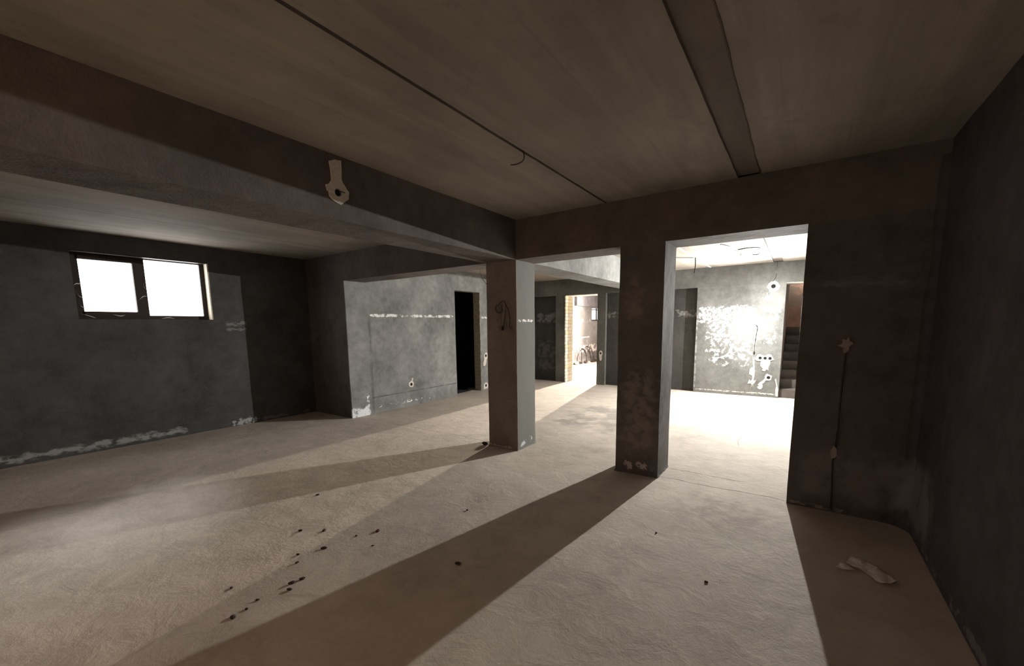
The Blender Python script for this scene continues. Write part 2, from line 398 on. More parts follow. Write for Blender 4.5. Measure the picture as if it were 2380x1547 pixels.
# ------------------------------------------------------------------ walls of the near room
WY0, WY1, WZ0, WZ1 = -2.765, -1.42, 1.588, 2.368
wl = boxes('wall_left', m_wall_left, [(XL-.32, XL, YR, WY0, 0, ZC), (XL-.32, XL, WY1, 0.01, 0, ZC),
      (XL-.32, XL, WY0, WY1, 0, WZ0), (XL-.32, XL, WY0, WY1, WZ1, ZC)], kind='structure')
wr = boxes('wall_right', m_right, [(XR, XR+.3, YR, .01, 0, ZC)], kind='structure')
# rendered cove at the foot and in the corner of the right wall
bm = bmesh.new()
for i, (bx_, by_) in enumerate([(XR, 0)]):
    N = 26; L = []
    for k in range(N+1):
        z = 0.0+2.5*k/N; r = .05+.10*max(0, 1-z/.5)**1.5+.015*noise.noise(Vector((0, 0, z*3)))
        L.append([bm.verts.new((XR-r+r*math.sin(t), -r+r*math.cos(t), z)) for t in [math.pi/2*q/6 for q in range(7)]])
    for A, B in zip(L, L[1:]):
        for q in range(6): bm.faces.new((A[q], A[q+1], B[q+1], B[q]))
bmesh.ops.reverse_faces(bm, faces=bm.faces)
o = from_bm('corner_cove', bm, m_right, wr, smooth=True)
boxes('wall_rear', m_part, [(XL, XR, YR-.3, YR, 0, ZC)], kind='structure', step=.6)

boxes('wall_partition_left', m_part, [(XL-.3, XO-.025, 0, T, 0, ZB)], kind='structure')
pier = boxes('wall_partition_right', m_pier, [(2.625, XR+.7, 0, T, 0, ZB)], kind='structure')
boxes('trim_1', m_beam, [(-.42, 0.0, YR, 0, ZB, ZC)], kind='structure')
bpy.data.objects['trim_1'].name = 'ceiling_beam'
b1 = bpy.data.objects['ceiling_beam']; del b1['kind']
tag(b1, 'deep rendered ceiling beam running from upper left to the near column, with a plaster dab', 'beam')
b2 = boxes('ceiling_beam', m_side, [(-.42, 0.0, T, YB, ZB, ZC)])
tag(b2, 'pale lit ceiling beam in the middle room, seen behind the near column', 'beam')
b3 = boxes('lintel_beam', m_beam, [(XL-.3, XR+.7, 0, T, ZB, ZC)])
tag(b3, 'long rendered beam crossing over all three openings and the two columns', 'beam')

# ------------------------------------------------------------------ columns
def column(mat, x0, x1, label, seed):
    bm = bmesh.new(); grid_box(bm, x0, x1, 0, T, 0, ZB, step=.07, amp=.004)
    cx, cy = (x0+x1)/2, T/2
    bmesh.ops.translate(bm, verts=bm.verts, vec=(-cx, -cy, 0))
    root = empty('concrete_column', (cx, cy, 0)); tag(root, label, 'column', 'rendered columns between the openings')
    from_bm('shaft', bm, mat, root)
    # uneven mortar skirt where the render meets the screed
    bm = bmesh.new(); pts = []
    N = 22; hx, hy = (x1-x0)/2, T/2
    per = [(-hx+2*hx*i/N, -hy) for i in range(N)]+[(hx, -hy+2*hy*i/N) for i in range(N)]+[(hx-2*hx*i/N, hy) for i in range(N)]+[(-hx, hy-2*hy*i/N) for i in range(N)]
    A, B = [], []
    for x, y in per:
        q = abs(noise.noise(Vector((x*9+seed, y*9, 1))))
        o = 1+(.035+.06*q)
        B.append(bm.verts.new((x*o, y*o, -.004))); A.append(bm.verts.new((x*1.001, y*1.001, .008+.05*q)))
    n = len(per)
    for i in range(n): bm.faces.new((B[i], B[(i+1) % n], A[(i+1) % n], A[i]))
    from_bm('mortar_skirt', bm, mat, root)
    return root
c1 = column(m_col1, -.42, 0, 'brownish rendered column at the end of the ceiling beam, left of the other column', 3)
c2 = column(m_col2, 1.187, 1.60, 'dark grey rendered column with pale smears, between the narrow openings', 8)

# ------------------------------------------------------------------ middle room
D0, D1, DZ = 2.515, 3.335, 2.19          # side doorway
side = boxes('wall_side', m_side, [(XO-.17, XO-.0, T-.02, .43, 0, ZC), (XO-.024, XO, .001, T-.02, 0, ZB-.001), (XO-.20, XO-.014, .42, D0, 0, ZC),
       (XO-.20, XO-.014, D1, YB, 0, ZC), (XO-.20, XO-.014, D0, D1, DZ, ZC)], kind='structure')
def brick_row(parent, mats, plane, fixed, a0, a1, z0, z1, depth, nrow, w_full, off=0.0, gap=.009, face=1):
    """toothed brick reveal: every brick its own part. plane 'y': reveal facing -Y at y=fixed running along x;
       plane 'x': reveal facing +X at x=fixed running along y"""
    h = (z1-z0)/nrow; cache = {}
    for r in range(nrow):
        cutp = a0+(a1-a0)*(.36 if r % 2 else .64)
        for (p, q) in ((a0, cutp-gap/2), (cutp+gap/2, a1)):
            L = q-p; key = (round(L, 3), r % 3)
            if key not in cache:
                bm = bmesh.new()
                bmesh.ops.create_cube(bm, size=1)
                for v in bm.verts: v.co = Vector((v.co.x*(L if plane == 'y' else depth), v.co.y*(depth if plane == 'y' else L), v.co.z*(h-gap)))
                bmesh.ops.bevel(bm, geom=bm.edges[:], offset=.003, segments=1, affect='EDGES')
                me = bpy.data.meshes.new('brick'); bm.to_mesh(me); bm.free(); me.materials.append(mats[0]); cache[key] = me
            j = random.uniform(-.004, .007)
            c = (p+q)/2; z = z0+h*(r+.5)
            if plane == 'y': loc = (c, fixed+depth/2-j, z)
            else: loc = (fixed-depth/2+j, c, z)
            o = link('brick', cache[key], None, parent, loc)
            o.rotation_euler = (random.uniform(-.01, .01), random.uniform(-.01, .01), random.uniform(-.015, .015))
            if len(mats) > 1:
                o.material_slots[0].link = 'OBJECT'; o.material_slots[0].material = random.choice(mats) if z > .9 else random.choice(mats[1:])
brick_row(side, [m_brick_d, m_brick_d], 'y', D1-.012, XO-.2, XO-.016, .0, DZ, .03, 27, .25)
boxes('door_1', m_mortar, [(XO-.2, XO-.018, D1-.006, D1+.002, 0, DZ)], kind='structure', step=.5, amp=0)
# dark store room behind the side doorway
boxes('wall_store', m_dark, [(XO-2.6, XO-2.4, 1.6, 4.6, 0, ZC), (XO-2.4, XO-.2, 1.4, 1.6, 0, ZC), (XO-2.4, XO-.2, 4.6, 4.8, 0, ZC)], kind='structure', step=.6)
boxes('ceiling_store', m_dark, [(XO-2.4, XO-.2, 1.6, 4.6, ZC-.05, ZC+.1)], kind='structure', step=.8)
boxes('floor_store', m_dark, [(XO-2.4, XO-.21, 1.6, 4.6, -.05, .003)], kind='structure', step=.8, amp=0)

# back wall: piers flush with the beam, bays set back, doorway to the far room, opening to the stairs
PX0, PX1 = -2.27, -1.41
RB = .09
back = boxes('wall_back', m_back, [(.82, 2.37, YB, YB+.4, 0, 2.2)], kind='structure')
boxes('wall_back_bays', m_bay, [(XO-.1, -2.55, YB+RB, YB+.4, 0, 2.19), (-1.2, .82, YB+RB, YB+.4, 0, 2.2)], kind='structure')
wp = boxes('wall_back_piers', m_flush, [(-2.55, PX0, YB, YB+.4, 0, 2.2), (PX1, -1.2, YB, YB+.4, 0, 2.2)], kind='structure')
boxes('wall_back_top', m_flush, [(XO-.1, .3, YB, YB+.4, 2.2, ZC)], kind='structure')
boxes('wall_back_top_right', concrete('back_top_render', (.14, .141, .135)), [(.3, 4.2, YB, YB+.4, 2.2, ZC)], kind='structure')
brick_row(wp, [m_brick, m_brick, m_brick_y], 'x', PX0+.010, YB-.005, YB+.40, 0, 2.19, .03, 25, .25)
boxes('door_2', m_mortar, [(PX0-.002, PX0+.004, YB+.002, YB+.399, 0, 2.19)], kind='structure', step=.5, amp=0)
boxes('trim_2', m_gyps, [(PX0, PX1, YB+.006, YB+.39, 2.185, 2.203)], kind='structure', step=.06, amp=.004)
boxes('trim_3', m_gyps, [(2.37, 3.3, YB+.006, YB+.39, 2.188, 2.203)], kind='structure', step=.06, amp=.006)
boxes('wall_right_middle', m_side, [(3.7, 3.9, T, YB, 0, ZC)], kind='structure', step=.3)

# ------------------------------------------------------------------ staircase behind the right-hand opening
st = empty('staircase', (3.0, YB+.05, 0)); tag(st, 'dark concrete stair rising behind the opening right of the bulb', 'stairs')
RISE, GO = .166, .27
for k in range(8):
    y = YB+.08+GO*k
    o = boxes('step', m_stair, [(2.372, 3.68, y, y+GO+.03, max(0, RISE*k-.1) if k else 0, RISE*(k+1))], step=.2, amp=.004)
    o.parent = st; o.matrix_parent_inverse = Matrix.Translation(st.location).inverted()
o = boxes('landing', m_stairwall, [(2.372, 3.68, YB+.08+GO*8, YB+3.6, 1.2, 1.36)], step=.3, amp=.003)
o.parent = st; o.matrix_parent_inverse = Matrix.Translation(st.location).inverted()
for nm_, b_ in (('left', (2.25, 2.368, YB+.4, YB+3.8, 0, 3.6)), ('right', (3.69, 3.8, YB+.4, YB+3.8, 0, 3.6)), ('end', (2.37, 3.688, YB+3.62, YB+3.8, 0, 3.6))):
    boxes('wall_stairwell_'+nm_, m_stairwall, [b_], kind='structure', step=.4)
boxes('ceiling_stairwell', m_stairwall, [(2.25, 3.8, YB+.4, YB+3.8, 3.6, 3.7), (2.25, 3.8, YB+.4, YB+.5, ZC, 3.6)], kind='structure', step=.5)
boxes('wall_right_end', m_flush, [(3.69, 4.2, YB, YB+.4, 0, 2.2)], kind='structure')

# ------------------------------------------------------------------ far room behind the brick doorway
FX = -4.2
FWY0, FWY1, FWZ0, FWZ1 = 11.55, 12.45, 1.62, 2.12
fw = boxes('wall_far', m_far, [(FX-.3, FX, YB+.1, FWY0, 0, ZC), (FX-.3, FX, FWY1, 13, 0, ZC), (FX-.3, FX, FWY0, FWY1, 0, FWZ0), (FX-.3, FX, FWY0, FWY1, FWZ1, ZC)], kind='structure', step=.3)
boxes('wall_far_end', m_far, [(FX, 2.3, 12.8, 13, 0, ZC)], kind='structure', step=.5)
boxes('wall_far_inner', m_far, [(FX, XO-.1, YB+.1, YB+.4, 0, ZC)], kind='structure', step=.3)
boxes('trim_4', concrete('far_beam_render', (.17, .17, .19)), [(FX, FX+.10, 10.0, 12.8, 2.16, ZC)], kind='structure', step=.3)

# ------------------------------------------------------------------ windows
def pane_mat(name, warm, strength):
    s = NT(name, .6)
    e = s.n('ShaderNodeEmission'); 
    n = s.noise(9, 6, .7); n2 = s.noise(30, 4, .7, off=(3, 3, 1))
    z = s.ax('z')
    f = s.math('MULTIPLY', s.rng(n, .42, .62), s.rng(z, 2.15, 1.7))
    c = s.mix(s.math('MULTIPLY', f, .55), (1, 1, 1), warm)
    c = s.mix(s.rng(n2, .60, .70, 0, .95), c, (.22, .21, .2))
    s.t.links.new(c, e.inputs[0]); e.inputs[1].default_value = strength
    out = s.t.nodes['Material Output']; tr = s.n('ShaderNodeBsdfTransparent', {0: (.6, .6, .6, 1)}); ad = s.n('ShaderNodeAddShader', {0: e.outputs[0], 1: tr.outputs[0]})
    s.t.links.new(ad.outputs[0], out.inputs[0])
    return s.m
m_frame = plain('dark_window_frame', (.035, .025, .02), .5)
m_film = plain('torn_film', (.5, .48, .5), .4)
m_reveal = plain('pale_window_reveal', (.62, .56, .46), .8, .006)
def bxl(x0, x1, y0, y1, z0, z1): return (x0, x1, y0, y1, z0, z1)
win = empty('window_1', (XL-.13, (WY0+WY1)/2, WZ0)); win['kind'] = 'structure'
def wpart(name, mat, bl, par=win, step=.2, amp=.001):
    o = boxes(name, mat, bl, step=step, amp=amp)
    o.parent = par; o.matrix_parent_inverse = Matrix.Translation(par.location).inverted(); return o
FXa, FXb = XL-.18, XL-.115
P1 = (-2.69, -2.205, 1.682, 2.292); P2 = (-2.09, -1.485, 1.640, 2.352)
wpart('window_frame', m_frame, [(FXa, FXb, WY0, P1[0], WZ0, WZ1), (FXa, FXb, P2[1], WY1, WZ0, WZ1), (FXa, FXb, P1[0], P2[1], WZ0, P2[2]), (FXa, FXb, P1[0], P2[1], P2[3], WZ1)])
wpart('mullion', m_frame, [(FXa, FXb+.01, P1[1], P2[0], P2[2], P2[3])])
wpart('sash', m_frame, [(FXa+.01, FXb+.015, P1[0], P1[1], P2[2], P1[2]), (FXa+.01, FXb+.015, P1[0], P1[1], P1[3], P2[3])])
wpart('pane', pane_mat('frosted_pane_left', (.8, .84, .85), PANE), [(FXa+.02, FXa+.03, *P1[:2], *P1[2:])], step=1, amp=0)
wpart('pane', pane_mat('frosted_pane_right', (1.0, .78, .55), PANE*1.4), [(FXa+.02, FXa+.03, *P2[:2], *P2[2:])], step=1, amp=0)
# pale plaster reveals
wpart('reveal', m_reveal, [(FXb, XL+.002, WY1-.012, WY1+.003, WZ0, WZ1)], step=.05, amp=.002)
wpart('reveal', m_frame, [(FXb, XL+.002, WY0, WY1, WZ1-.004, WZ1+.008)], step=.05, amp=.002)
# scraps of torn protective film on the frame
for pts in ([(-2.75, 1.98), (-2.73, 2.0), (-2.70, 2.0), (-2.69, 1.99)], [(-2.745, 1.93), (-2.72, 1.86), (-2.69, 1.84)], [(-2.73, 1.80), (-2.715, 1.74), (-2.68, 1.72)],
            [(-2.11, 2.06), (-2.12, 2.02), (-2.10, 1.98), (-2.085, 1.96)], [(-2.18, 1.84), (-2.14, 1.88), (-2.10, 1.89)], [(-2.72, 1.65), (-2.64, 1.62), (-2.6, 1.60)],
            [(-1.98, 1.60), (-1.9, 1.615), (-1.83, 1.60)], [(-2.45, 1.65), (-2.38, 1.63), (-2.33, 1.645)]):
    bm = bmesh.new(); pp = smooth_path([(FXb+.018, u, z) for u, z in pts], 4); w = .006
    L = [[bm.verts.new(p+Vector((0, 0, w*math.sin(math.pi*i/(len(pp)-1))))), bm.verts.new(p-Vector((.004, 0, w*math.sin(math.pi*i/(len(pp)-1)))))] for i, p in enumerate(pp)]
    for A, B in zip(L, L[1:]): bm.faces.new((A[0], B[0], B[1], A[1]))
    o = from_bm('film_scrap', bm, m_film); o.parent = win; o.matrix_parent_inverse = Matrix.Translation(win.location).inverted()
w2 = empty('window_2', (FX-.1, (FWY0+FWY1)/2, FWZ0)); w2['kind'] = 'structure'
wpart('pane', emis('far_pane', (.93, .95, 1), 2.5), [(FX-.12, FX-.11, FWY0, FWY1, FWZ0, FWZ1)], w2, 1, 0)
wpart('window_frame', m_frame, [(FX-.1, FX-.06, FWY0, FWY0+.05, FWZ0, FWZ1), (FX-.1, FX-.06, FWY0, FWY1, FWZ1-.07, FWZ1-.04), (FX-.1, FX-.06, FWY1-.3, FWY1-.25, FWZ0, FWZ1), (FX-.1, FX-.06, FWY0, FWY1, FWZ0, FWZ0+.05)], w2)

# ------------------------------------------------------------------ bulbs and added fill lights
def bulb(name, loc, strength, color, label, top=ZC, scale=1.0, wall_y=None, aim=None, cap=46, body=.011):
    r = empty(name, (loc[0], loc[1], loc[2])); tag(r, label, 'lamp')
    # LED bulb: a bright diffusing cap and a dull translucent body behind it
    m_cap, m_body = emis(name+'_cap_glow', color, strength), emis(name+'_body_glow', color, strength*body)
    ax_ = Vector(aim).normalized() if aim else None
    bm = bmesh.new(); bmesh.ops.create_uvsphere(bm, u_segments=24, v_segments=16, radius=.034*scale)
    bm.normal_update()
    me = bpy.data.meshes.new('glass_bulb')
    for f in bm.faces:
        f.material_index = 0 if (ax_ is None or f.calc_center_median().normalized().dot(ax_) > math.cos(math.radians(cap))) else 1
    bm.to_mesh(me); bm.free(); me.materials.append(m_cap); me.materials.append(m_body)
    link('glass_bulb', me, None, r)
    bm = bmesh.new(); tube(bm, [(0, 0, .034*scale), (0, 0, .055), (0, 0, .058), (0, 0, .10)], .02, 14)
    from_bm('lamp_socket', bm, m_rim, r)
    bm = bmesh.new()
    h = top-loc[2]
    path = [(0, 0, .10), (.004, 0, .16), (.012, 0, .3*h), (0, 0, .7*h), (0, 0, h)]
    if wall_y is not None:
        path = [(0, 0, .10), (.01, 0, .15), (.03, .12, .26), (.09, wall_y-loc[1]-.02, .42), (.10, wall_y-loc[1]-.01, h)]
    tube(bm, smooth_path(path), .0035, 6)
    from_bm('cord', bm, m_wire, r)
    return r
bulb('hanging_bulb', NEAR_LAMP, BULB_NEAR, (1, .985, .94), 'glaring bare bulb hanging by the bright back wall near the stair opening', wall_y=YB, aim=(-.1, -1, -.45))
bulb('hanging_bulb', FAR_LAMP, BULB_FAR, (1, .87, .74), 'bare bulb in the far room beyond the brick doorway, out of view', aim=(.05, -1, -.15), cap=40, body=.012)
bulb('hanging_bulb', (2.75, YB+3.3, 2.9), 900.0, (1, .8, .66), 'added warm light over the stair landing, out of view', top=3.6)  # added unseen to brighten the upper stairwell wall
bulb('hanging_bulb', (.9, -6.2, 2.2), FILL_BEHIND, (1, .68, .44), 'added dim warm fill light behind the camera, out of view')  # unseen fill added for the near room, shaped like the other bulbs

# ------------------------------------------------------------------ socket boxes and gypsum dabs
def dab(name, label, plane, c, outline, cups, cat='socket', group='socket boxes in gypsum dabs', mat=None, rnd=.008, thick=.005):
    u = sum(p[0] for p in outline)/len(outline); z = min(p[1] for p in outline)
    root = empty(name, plane_pt(plane, c, u, z)); tag(root, label, cat, group if cups else None)
    before = set(bpy.data.objects)
    patch('gypsum_dab', mat or m_gyps, plane, c, outline, thick, None, cups, rnd)
    for (hu, hz, hr) in cups: socket_cup(m_rim, m_hole, plane, c, hu, hz, hr, None)
    for o in list(COL.objects):
        if o not in before: o.parent = root; o.matrix_parent_inverse = Matrix.Translation(root.location).inverted()
    return root
BEAM = [(-2.187, 2.54), (-2.141, 2.562), (-2.098, 2.569), (-2.103, 2.449), (-2.095, 2.426), (-2.073, 2.399), (-2.05, 2.376), (-2.056, 2.328), (-2.089, 2.304), (-2.12, 2.279), (-2.165, 2.291), (-2.2, 2.319), (-2.202, 2.339), (-2.215, 2.347), (-2.224, 2.384), (-2.194, 2.4), (-2.179, 2.42), (-2.179, 2.476)]
b = dab('wall_box', 'socket box in a pale keyhole-shaped gypsum dab on the near ceiling beam', 'x', .002, BEAM, [(-2.137, 2.352, .024)])
bm = bmesh.new(); tube(bm, smooth_path([(0, -2.13, 2.36), (.012, -2.11, 2.365), (.008, -2.085, 2.362)]), .003, 6)
o = from_bm('wire_end', bm, m_wire); o.parent = b; o.matrix_parent_inverse = Matrix.Translation(b.location).inverted()
def ringpoly(u, z, ru, rz, n=14, j=.12):
    return [(u+ru*math.cos(2*math.pi*k/n)*(1+j*math.sin(k*2.7+u)), z+rz*math.sin(2*math.pi*k/n)*(1+j*math.cos(k*1.9))) for k in range(n)]
def withtail(u, z, r, tx, tz, w):
    pts = ringpoly(u, z, r, r*.95, 16, .08); 
    a = math.atan2(tz-z, tx-u); out = []
    for p in pts:
        d = abs((math.atan2(p[1]-z, p[0]-u)-a+math.pi) % (2*math.pi)-math.pi)
        if d > .45: out.append(p)
    # insert the tail where the ring was opened
    k = min(range(len(out)), key=lambda i: -abs(((math.atan2(out[i][1]-z, out[i][0]-u)-a) % (2*math.pi))-0) if False else ((a-math.atan2(out[i][1]-z, out[i][0]-u)) % (2*math.pi)))
    nx_, nz_ = -math.sin(a)*w, math.cos(a)*w
    tail = [(u+math.cos(a)*r-nx_, z+math.sin(a)*r-nz_), (tx-nx_*1.2, tz-nz_*1.2), (tx+math.cos(a)*w, tz+math.sin(a)*w), (tx+nx_*1.2, tz+nz_*1.2), (u+math.cos(a)*r+nx_, z+math.sin(a)*r+nz_)]
    return out[:k+1]+tail+out[k+1:]
XS = XO-.012
dab('wall_box', 'small socket box ringed with white gypsum, low on the grey side wall', 'x', XS, withtail(1.265, .405, .062, 1.30, .51, .012), [(1.265, .40, .030)])
dab('wall_box', 'white gypsum dab with switch box, half hidden left of the brownish column', 'x', XS, [(3.41, .56), (3.40, .62), (3.44, .70), (3.43, .79), (3.47, .85), (3.53, .86), (3.57, .82), (3.57, .74), (3.52, .69), (3.50, .60), (3.46, .55)], [(3.50, .785, .033)])
dab('wall_box', 'low gypsum dab with box at the floor, left of the brownish column', 'x', XS, [(3.40, .02), (3.41, .13), (3.46, .17), (3.54, .16), (3.57, .10), (3.55, .03)], [(3.485, .10, .033)])
dab('wall_box', 'gypsum ring with drooping tail on the pier right of the brick doorway', 'y', YB-.002, [(-1.345, .72), (-1.35, .78), (-1.325, .83), (-1.29, .835), (-1.262, .80), (-1.262, .75), (-1.28, .70), (-1.275, .65), (-1.285, .60), (-1.305, .585), (-1.33, .61), (-1.335, .66)], [(-1.305, .77, .026)])
RT = [(1.934, 0.739), (1.971, 0.829), (2.0, 0.847), (2.046, 0.831), (2.107, 0.816), (2.15, 0.847), (2.201, 0.845), (2.234, 0.785), (2.256, 0.738), (2.194, 0.723), (2.198, 0.653), (2.175, 0.609), (2.176, 0.534), (2.145, 0.555), (2.111, 0.509), (2.064, 0.529), (2.085, 0.561), (2.036, 0.62), (2.039, 0.699), (2.068, 0.718), (1.986, 0.706)]
dab('wall_box', 'row of three socket boxes in one large T-shaped gypsum dab', 'y', YB-.002, RT, [(2.024, .771, .030), (2.108, .769, .030), (2.190, .768, .031)])
RS = [(2.154, 0.467), (2.196, 0.448), (2.245, 0.429), (2.232, 0.349), (2.188, 0.337), (2.143, 0.335), (2.117, 0.284), (2.087, 0.269), (2.098, 0.216), (2.086, 0.171), (2.053, 0.15), (2.017, 0.17), (2.004, 0.2), (2.038, 0.212), (2.013, 0.237), (2.034, 0.274), (2.077, 0.312), (2.123, 0.369), (2.13, 0.431)]
dab('wall_box', 'single socket box with a slanting gypsum tail, below the three boxes', 'y', YB-.002, RS, [(2.186, .392, .033)])
dab('wall_box', 'round junction box in white gypsum beside the bulb', 'y', YB-.002, ringpoly(2.16, 2.14, .10, .10), [(2.161, 2.145, .042)])
dab('gypsum_smear', 'pale irregular gypsum smear half way down the cracked seam of the back wall', 'y', YB-.002, [(1.855, .442), (1.861, .549), (1.901, .587), (1.943, .518), (1.944, .438), (1.903, .417)], [], 'plaster')
dab('gypsum_smear', 'pale ragged gypsum smear near the foot of the cracked seam', 'y', YB-.002, [(1.835, .251), (1.861, .334), (1.89, .30), (1.915, .346), (1.93, .31), (1.981, .333), (1.958, .269), (1.922, .23), (1.88, .26)], [], 'plaster')
dab('gypsum_smear', 'thin upright gypsum smear at the lower right edge of the back wall', 'y', YB-.002, [(2.293, .362), (2.311, .38), (2.34, .26), (2.36, .174), (2.361, .034), (2.325, .031), (2.314, .144), (2.327, .233)], [], 'plaster')
dab('gypsum_smear', 'small pale star-shaped dab at the top of the chased groove', 'y', -.002, [(2.882, 1.328), (2.905, 1.322), (2.92, 1.345), (2.925, 1.315), (2.95, 1.297), (2.926, 1.275), (2.93, 1.25), (2.904, 1.222), (2.895, 1.262), (2.857, 1.285), (2.885, 1.295)], [], 'plaster', mat=m_gyps_dim)
dab('gypsum_smear', 'little dab lower down on the chased groove near the floor', 'y', -.002, [(2.89, .526), (2.909, .506), (2.913, .47), (2.91, .438), (2.885, .422), (2.873, .477)], [], 'plaster', mat=m_gyps_dim)
# chased groove with a cable down the right pier: two raised lips and the dark cable between them
ch = empty('cable_chase', (2.905, 0, .02)); tag(ch, 'dark cable groove running down the dark wall right of the openings to the floor', 'cable')
path = smooth_path([(2.912, 0, 1.24), (2.911, 0, 1.1), (2.907, 0, .9), (2.909, 0, .6), (2.896, 0, .41), (2.905, 0, .2), (2.912, 0, .02)])
for nm, dx, r, mt in (('cable', 0, .0055, m_lump), ('groove_lip', -.010, .004, m_pier), ('groove_lip', .010, .004, m_pier)):
    bm = bmesh.new(); tube(bm, [p+Vector((dx+.002*noise.noise(p*20), .001, 0)) for p in path], r, 6)
    o = from_bm(nm, bm, mt); o.parent = ch; o.matrix_parent_inverse = Matrix.Translation(ch.location).inverted()
# crack down the back wall, with its broken pale lips
CR = [(1.905, 1.43), (1.945, 1.37), (1.935, 1.25), (1.925, 1.12), (1.915, .96), (1.918, .85), (1.912, .735), (1.925, .6), (1.93, .49), (1.925, .36), (1.922, .3), (1.918, .2), (1.918, .11)]
crk = empty('wall_crack', (1.92, YB, .1)); tag(crk, 'long dark vertical crack in the back wall left of the socket boxes', 'crack')
def strip(name, pts, w, mat, c, par, proud, seed):
    pp = smooth_path([(u, c-proud, z) for u, z in pts], 5); bm = bmesh.new(); L = []
    for i, p in enumerate(pp):
        q = w*(.55+1.1*abs(noise.noise(Vector((p.z*11, seed, 0)))))
        q *= min(1, 6*i/len(pp)+.2)*min(1, 6*(len(pp)-1-i)/len(pp)+.2)
        L.append([bm.verts.new(p+Vector((-q, 0, 0))), bm.verts.new(p+Vector((q, 0, 0))), bm.verts.new(p+Vector((q, proud+.001, 0))), bm.verts.new(p+Vector((-q, proud+.001, 0)))])
    for A, B in zip(L, L[1:]):
        for k in range(4): bm.faces.new((A[k], A[(k+1) % 4], B[(k+1) % 4], B[k]))
    bm.faces.new(L[0][::-1]); bm.faces.new(L[-1])
    o = from_bm(name, bm, mat); o.parent = par; o.matrix_parent_inverse = Matrix.Translation(par.location).inverted(); return o
strip('crack_lip', CR, .020, m_gyps, YB, crk, .004, 2)
strip('crack_gap', CR[:7], .011, m_hole, YB, crk, .006, 5)
strip('crack_gap', CR[-3:], .009, m_hole, YB, crk, .006, 7)

# ------------------------------------------------------------------ wires
def wire(label, pts, r=.003, mat=None, name='loose_wire', extra=()):
    rt = empty(name, pts[0]); tag(rt, label, 'wire')
    for q in (pts, *extra):
        bm = bmesh.new(); tube(bm, smooth_path(q), r, 6)
        o = from_bm('strand', bm, mat or m_wire); o.parent = rt; o.matrix_parent_inverse = Matrix.Translation(rt.location).inverted()
    return rt
wire('thin wire dangling beside the top of the brownish column', [(-.78, T-.05, ZB), (-.775, T-.05, 2.10), (-.74, T-.04, 2.03), (-.70, T-.03, 1.98)])
wire('short curved wire hanging from the seam in the near ceiling', [(1.04, -1.44, ZC), (1.045, -1.43, 2.565), (1.01, -1.40, 2.55), (.94, -1.37, 2.555), (.88, -1.35, 2.57)], .004)
wire('stiff wire hanging straight down from the ceiling seam in the middle room', [(1.055, 4.0, ZC), (1.06, 4.0, 2.45), (1.045, 4.0, 2.33)], .009)
wire('thin cable running along the middle room ceiling to the hanging wire', [(.42, 3.4, ZC-.006), (.75, 3.75, ZC-.006), (1.05, 4.0, ZC-.006)], .004)
wire('bent cable end sticking from the middle room ceiling near the dark strip', [(1.75, 3.6, ZC-.006), (1.9, 3.52, ZC-.006), (2.04, 3.63, ZC-.006), (2.03, 3.95, ZC-.006), (1.98, 4.3, ZC-.006), (1.90, 4.28, ZC-.006)], .007)
wire('wavy cable on the middle room ceiling left of the bent cable end', [(1.60, 2.95, ZC-.006), (1.69, 3.25, ZC-.006), (1.68, 3.6, ZC-.006), (1.76, 3.9, ZC-.006), (1.72, 4.25, ZC-.006)], .007)
wire('looped wire with two loose ends hanging on the brownish column', [(-.24, -.008, 1.70), (-.17, -.016, 1.735), (-.14, -.012, 1.69), (-.15, -.01, 1.58), (-.165, -.012, 1.48), (-.185, -.012, 1.43)], .0035,
     extra=([(-.14, -.012, 1.69), (-.10, -.014, 1.62), (-.085, -.01, 1.52), (-.09, -.012, 1.45), (-.06, -.012, 1.42)], [(-.24, -.008, 1.70), (-.28, -.012, 1.67), (-.27, -.014, 1.62), (-.22, -.014, 1.60), (-.19, -.012, 1.64), (-.21, -.01, 1.69)]))
lp = lump('tape_wrapped_wire_end', m_wire, (-.188, -.012, 1.40), (.012, .01, .025), 3, .6); tag(lp, 'dark taped wire end below the loop on the brownish column', 'wire')

# ------------------------------------------------------------------ things on the floor
def sheet(name, outline, z, mat, seed, parent=None):
    bm = bmesh.new(); vs = [bm.verts.new((u, v, 0)) for u, v in outline]
    ed = [bm.edges.new((vs[i], vs[(i+1) % len(vs)])) for i in range(len(vs))]
    bmesh.ops.triangle_fill(bm, use_beauty=True, edges=ed)
    bmesh.ops.subdivide_edges(bm, edges=bm.edges[:], cuts=3, use_grid_fill=True)
    for v in bm.verts: v.co.z = z+.017*abs(noise.noise(v.co*13+Vector((seed, 0, 0))))+.004*noise.noise(v.co*40)+.004
    bm.normal_update()
    r = bmesh.ops.extrude_face_region(bm, geom=bm.faces[:])
    bmesh.ops.translate(bm, verts=[g for g in r['geom'] if isinstance(g, bmesh.types.BMVert)], vec=(0, 0, .0015))
    bmesh.ops.recalc_face_normals(bm, faces=bm.faces[:])
    return from_bm(name, bm, mat, parent)
m_paper = plain('dusty_paper', (.72, .67, .62), .9, .004, 40)
pr = empty('torn_paper', (3.05, -.86, 0)); tag(pr, 'long crumpled scrap of pale paper on the shaded floor at the right', 'paper')
PAPER = [(2.95, -0.799), (2.97, -0.749), (3.014, -0.72), (3.077, -0.784), (3.127, -0.843), (3.165, -0.891), (3.122, -0.952), (3.076, -0.965), (3.037, -0.894), (3.001, -0.861), (2.948, -0.822)]
PAPER2 = [(2.908, -0.865), (2.925, -0.838), (2.98, -0.881), (2.949, -0.899), (2.92, -0.911), (2.89, -0.904)]
sub = lambda L: [(u-3.05, v+.86) for u, v in L]
sheet('paper_sheet', sub(PAPER), .004, m_paper, 1, pr); sheet('torn_corner', sub(PAPER2), .003, m_paper, 2, pr)

